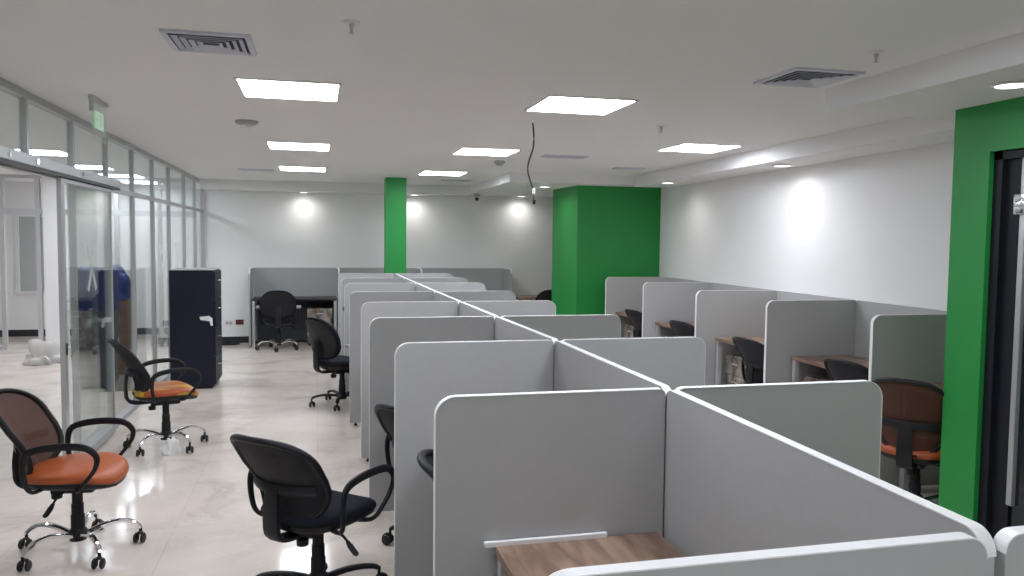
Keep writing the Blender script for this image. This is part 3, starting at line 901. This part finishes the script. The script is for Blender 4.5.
CH = 'chair'
a = make_chair('orange seat office chair with brown mesh back and chrome base, front left', CH, None, MT['orange'], MT['brown_net'], MT['chrome'], spin=.35)
put(a, -1.235, 4.53, -5)
b = make_chair('chair with yellow and orange seat and black mesh back beside the glass wall', CH, None, MT['orange_yellow'], MT['black_net'], MT['chrome'], spin=.1, zs=.475)
put(b, -1.17, 6.68, 20)
c = make_chair('black mesh back office chair with loop arms in the near aisle', CH, None, MT['black_fabric'], MT['black_net'], MT['black_plastic'], spin=.75, zs=.455, hback=.40)
put(c, .0, 3.68, 47)
GL = 'black chairs pushed in left of the spine'
e = make_chair('black padded office chair pulled out of a far left cubicle', CH, None, MT['black_fabric'], MT['black_fabric'], MT['black_plastic'], kind='pad', arms='tgrey', zs=.455, hback=.42, spin=.2)
put(e, .24, 8.05, 32)
dup(c, (.775, 2.93, 0), math.radians(-6), 'black chair tucked into the nearest but one left cubicle, tip showing', GL)
dup(c, (.66, 4.16, 0), math.radians(42), 'black chair tucked into the third left cubicle, back edge showing', GL)
dup(e, (.64, 9.1, 0), math.radians(0), 'black chair tucked into the cubicle behind the pulled out chair', GL)
g = make_chair('black chair with steel base facing the left back wall desk', CH, None, MT['black_fabric'], MT['black_fabric'], MT['chrome'], kind='pad', arms='tgrey', zs=.46, hback=.42, wmax=.25, spin=.5)
put(g, -.56, 12.30, 90)
GRW = 'black chairs at the right wall desks'
dup(c, (4.015, 4.97, 0), math.radians(10), 'black chair at the second right wall desk from the pier', GRW)
dup(c, (3.99, 6.25, 0), math.radians(8), 'black chair at the third right wall desk from the pier', GRW)
dup(c, (4.06, 7.72, 0), math.radians(12), 'black chair at the fourth right wall desk from the pier', GRW)
dup(c, (4.09, 9.05, 0), math.radians(10), 'black chair at the furthest right wall desk by the green block', GRW)
dup(e, (3.60, 12.25, 0), math.radians(90), 'black chair at the alcove desk behind the green block', None)
h_ = make_chair('orange seat chair with brown mesh back behind the green pier', CH, None, MT['orange'], MT['brown_net'], MT['chrome'], spin=.2, zs=.445, hback=.465, wmax=.225)
put(h_, 3.58, 4.06, 36)

# ------------------------------------------------------------------ filing cabinet
t = thing('filing_cabinet', 'tall dark navy filing cabinet standing by the glass wall', 'cabinet', (-1.325, 9.50, 0), 0)
W2, D2, HC = .235, .30, 1.31
obj('body', bx(-W2, W2 - .02, -D2, D2, .03, HC, bev=.004), MT['navy_metal'], t)
obj('plinth', bx(-W2 + .02, W2 - .04, -D2 + .02, D2 - .02, 0, .03), MT['black_plastic'], t)
obj('top_sheen', bx(-W2 - .003, W2 - .015, -D2 - .003, D2 + .003, HC, HC + .006), MT['grey_plastic'], t)['label'] = 'pale sheet painted as the sheen on the cabinet top'  # thin pale sheet; the whitish sheen of the top is put into its colour
for j in range(4):
    z0 = .05 + j * .313
    dr = obj('drawer', bx(W2 - .02, W2, -D2 + .008, D2 - .008, z0, z0 + .305, bev=.004), MT['navy_metal'], t)
    bm = B(); sweep(bm, catmull([(W2, -.07, z0 + .20), (W2 + .022, -.06, z0 + .20), (W2 + .026, 0, z0 + .20), (W2 + .022, .06, z0 + .20), (W2, .07, z0 + .20)], 4), .006)
    obj('handle', bm, MT['chrome'], dr, smooth=True)
bm = B()
tp = [(.05, .80), (.15, .81), (.185, .78), (.19, .70), (.165, .70), (.155, .75), (.06, .765)]
rings_mesh(bm, [[Vector((x + .02, -D2 - yy, z)) for x, z in tp] for yy in (.0005, .003)])
obj('tape_scrap', bm, MT['tape'], t)['label'] = 'white scrap of torn tape'

# ------------------------------------------------------------------ small things
t = thing('wall_socket', 'white double wall socket low on the back wall', 'socket', (-1.36, YB, .32))
obj('plate', bx(-.06, .06, -.010, 0, -.04, .04, bev=.003), MT['white_plastic'], t)
for s in (-1, 1): obj('outlet', bx(s * .027 - .018, s * .027 + .018, -.013, -.009, -.018, .018, bev=.002), MT['grey_plastic'], t)
t = thing('wall_socket', 'dark red wall socket low on the back wall', 'socket', (-1.20, YB, .33))
obj('plate', bx(-.06, .06, -.010, 0, -.04, .04, bev=.003), MT['black_plastic'], t)
for s in (-1, 1): obj('outlet', bx(s * .027 - .022, s * .027 + .022, -.014, -.009, -.026, .026, bev=.002), MT['red'], t)

pts = []
for i in range(60):
    a_ = i * .42
    pts.append(Vector((-1.34 + (.10 + .02 * math.sin(i * .7)) * math.cos(a_) * 1.5, 12.86 + (.08 + .015 * math.cos(i * .9)) * math.sin(a_), .012 + .0006 * i)))
setp(obj('cable_coil', sweep(B(), pts, .006, seg=6), MT['black_plastic'], smooth=True), 'small dark coil of cable on the floor by the back wall', 'cable')


def lump(name, sx_, sy_, sz_, m, seed, rough=.25, parent=None):
    rnd = random.Random(seed); bm = B()
    bmesh.ops.create_icosphere(bm, subdivisions=4, radius=1)
    ph = [(rnd.uniform(1.5, 5), rnd.uniform(0, 6), Vector((rnd.gauss(0, 1), rnd.gauss(0, 1), rnd.gauss(0, 1))).normalized()) for _ in range(14)]
    for v in bm.verts:
        n = v.co.normalized(); q = 1
        for f, p, dd in ph: q += rough / 5 * math.sin(f * 2 * n.dot(dd) + p)
        z = n.z * q * sz_
        v.co = Vector((n.x * q * sx_, n.y * q * sy_, max(z, -.0) if z > 0 else z * .02))
    mn = min(v.co.z for v in bm.verts)
    for v in bm.verts: v.co.z -= mn
    return obj(name, bm, m, parent, smooth=True, angle=60)


o = lump('white_sack', .19, .15, .20, MT['sack'], 3, .6); o.location = (-3.46, 11.4, 0)
setp(o, 'slumped white sack on the office floor beyond the glass', 'sack')
o = lump('sack_pile', .11, .10, .22, MT['carton'], 5, .6); o.location = (-3.08, 11.6, 0)
setp(o, 'brown crumpled bag leaning beside the white sack', 'sack')
o = lump('crumpled_film', .05, .045, .10, MT['tape'], 9, .5); o.location = (-1.09, 6.44, 0)
setp(o, 'crumpled white wrapping film on the floor under the yellow seat', 'wrapping')

# things behind the glass
t = thing('storage_cabinet', 'grey storage cabinet with a blue cover, seen through the glass wall', 'cabinet', (-2.37, 9.62, 0))
obj('body', bx(-.15, .15, -.22, .22, .03, 1.30, bev=.005), MT['grey_dark'], t)
obj('plinth', bx(-.13, .13, -.20, .20, 0, .03), MT['black_plastic'], t)
obj('door', bx(-.145, .145, -.236, -.22, .05, 1.28, bev=.003), MT['grey_dark'], t)
bm = B()
n = 40; rr = []
for z, e_, w_ in ((1.325, -.10, 0), (1.325, .0, 0), (1.30, .022, 0), (1.1, .026, .004), (.95, .028, .008), (.84, .032, .012)):
    ring = []
    for k_ in range(n):
        a_ = 2 * PI * k_ / n; c_, d_ = math.cos(a_), math.sin(a_)
        x_ = math.copysign(abs(c_) ** .28, c_) * (.15 + e_); y_ = math.copysign(abs(d_) ** .28, d_) * (.235 + e_)
        f_ = w_ * math.sin(a_ * 9)
        ring.append(Vector((x_ * (1 + f_), y_ * (1 + f_), z + (.02 * math.sin(a_ * 3) if w_ > .011 else 0))))
    rr.append(ring)
rr = [rr[0]] + rr[1:]
R_ = [[bm.verts.new(p) for p in r] for r in rr]
for A, Bq in zip(R_, R_[1:]):
    for k_ in range(n): bm.faces.new((A[k_], A[(k_ + 1) % n], Bq[(k_ + 1) % n], Bq[k_]))
bm.faces.new(R_[0])
obj('cover', bm, MT['blue'], t, smooth=True)['label'] = 'blue plastic cover over the upper half'


def carton(x, y, z, rz, h0, wx_, wy_, lab):
    t = thing('carton', lab, 'box', (x, y, z), rz, 'cartons beyond the glass')
    obj('box_body', bx(-wx_, wx_, -wy_, wy_, 0, h0, bev=.004), MT['carton'], t)
    obj('tape_strip', bx(-.03, .03, -wy_ - .001, wy_ + .001, h0 - .08, h0 + .0006), MT['tape'], t)


carton(-2.37, 10.5, 0, .1, .46, .13, .16, 'lower brown carton in the stack beyond the glass wall')
carton(-2.36, 10.5, .462, .04, .44, .12, .15, 'upper brown carton under the blue bag beyond the glass wall')
o = lump('blue_bag', .14, .15, .30, MT['blue'], 12, .4); o.location = (-2.36, 10.5, .904)
setp(o, 'blue plastic bag on the upper carton beyond the glass wall', 'bag')
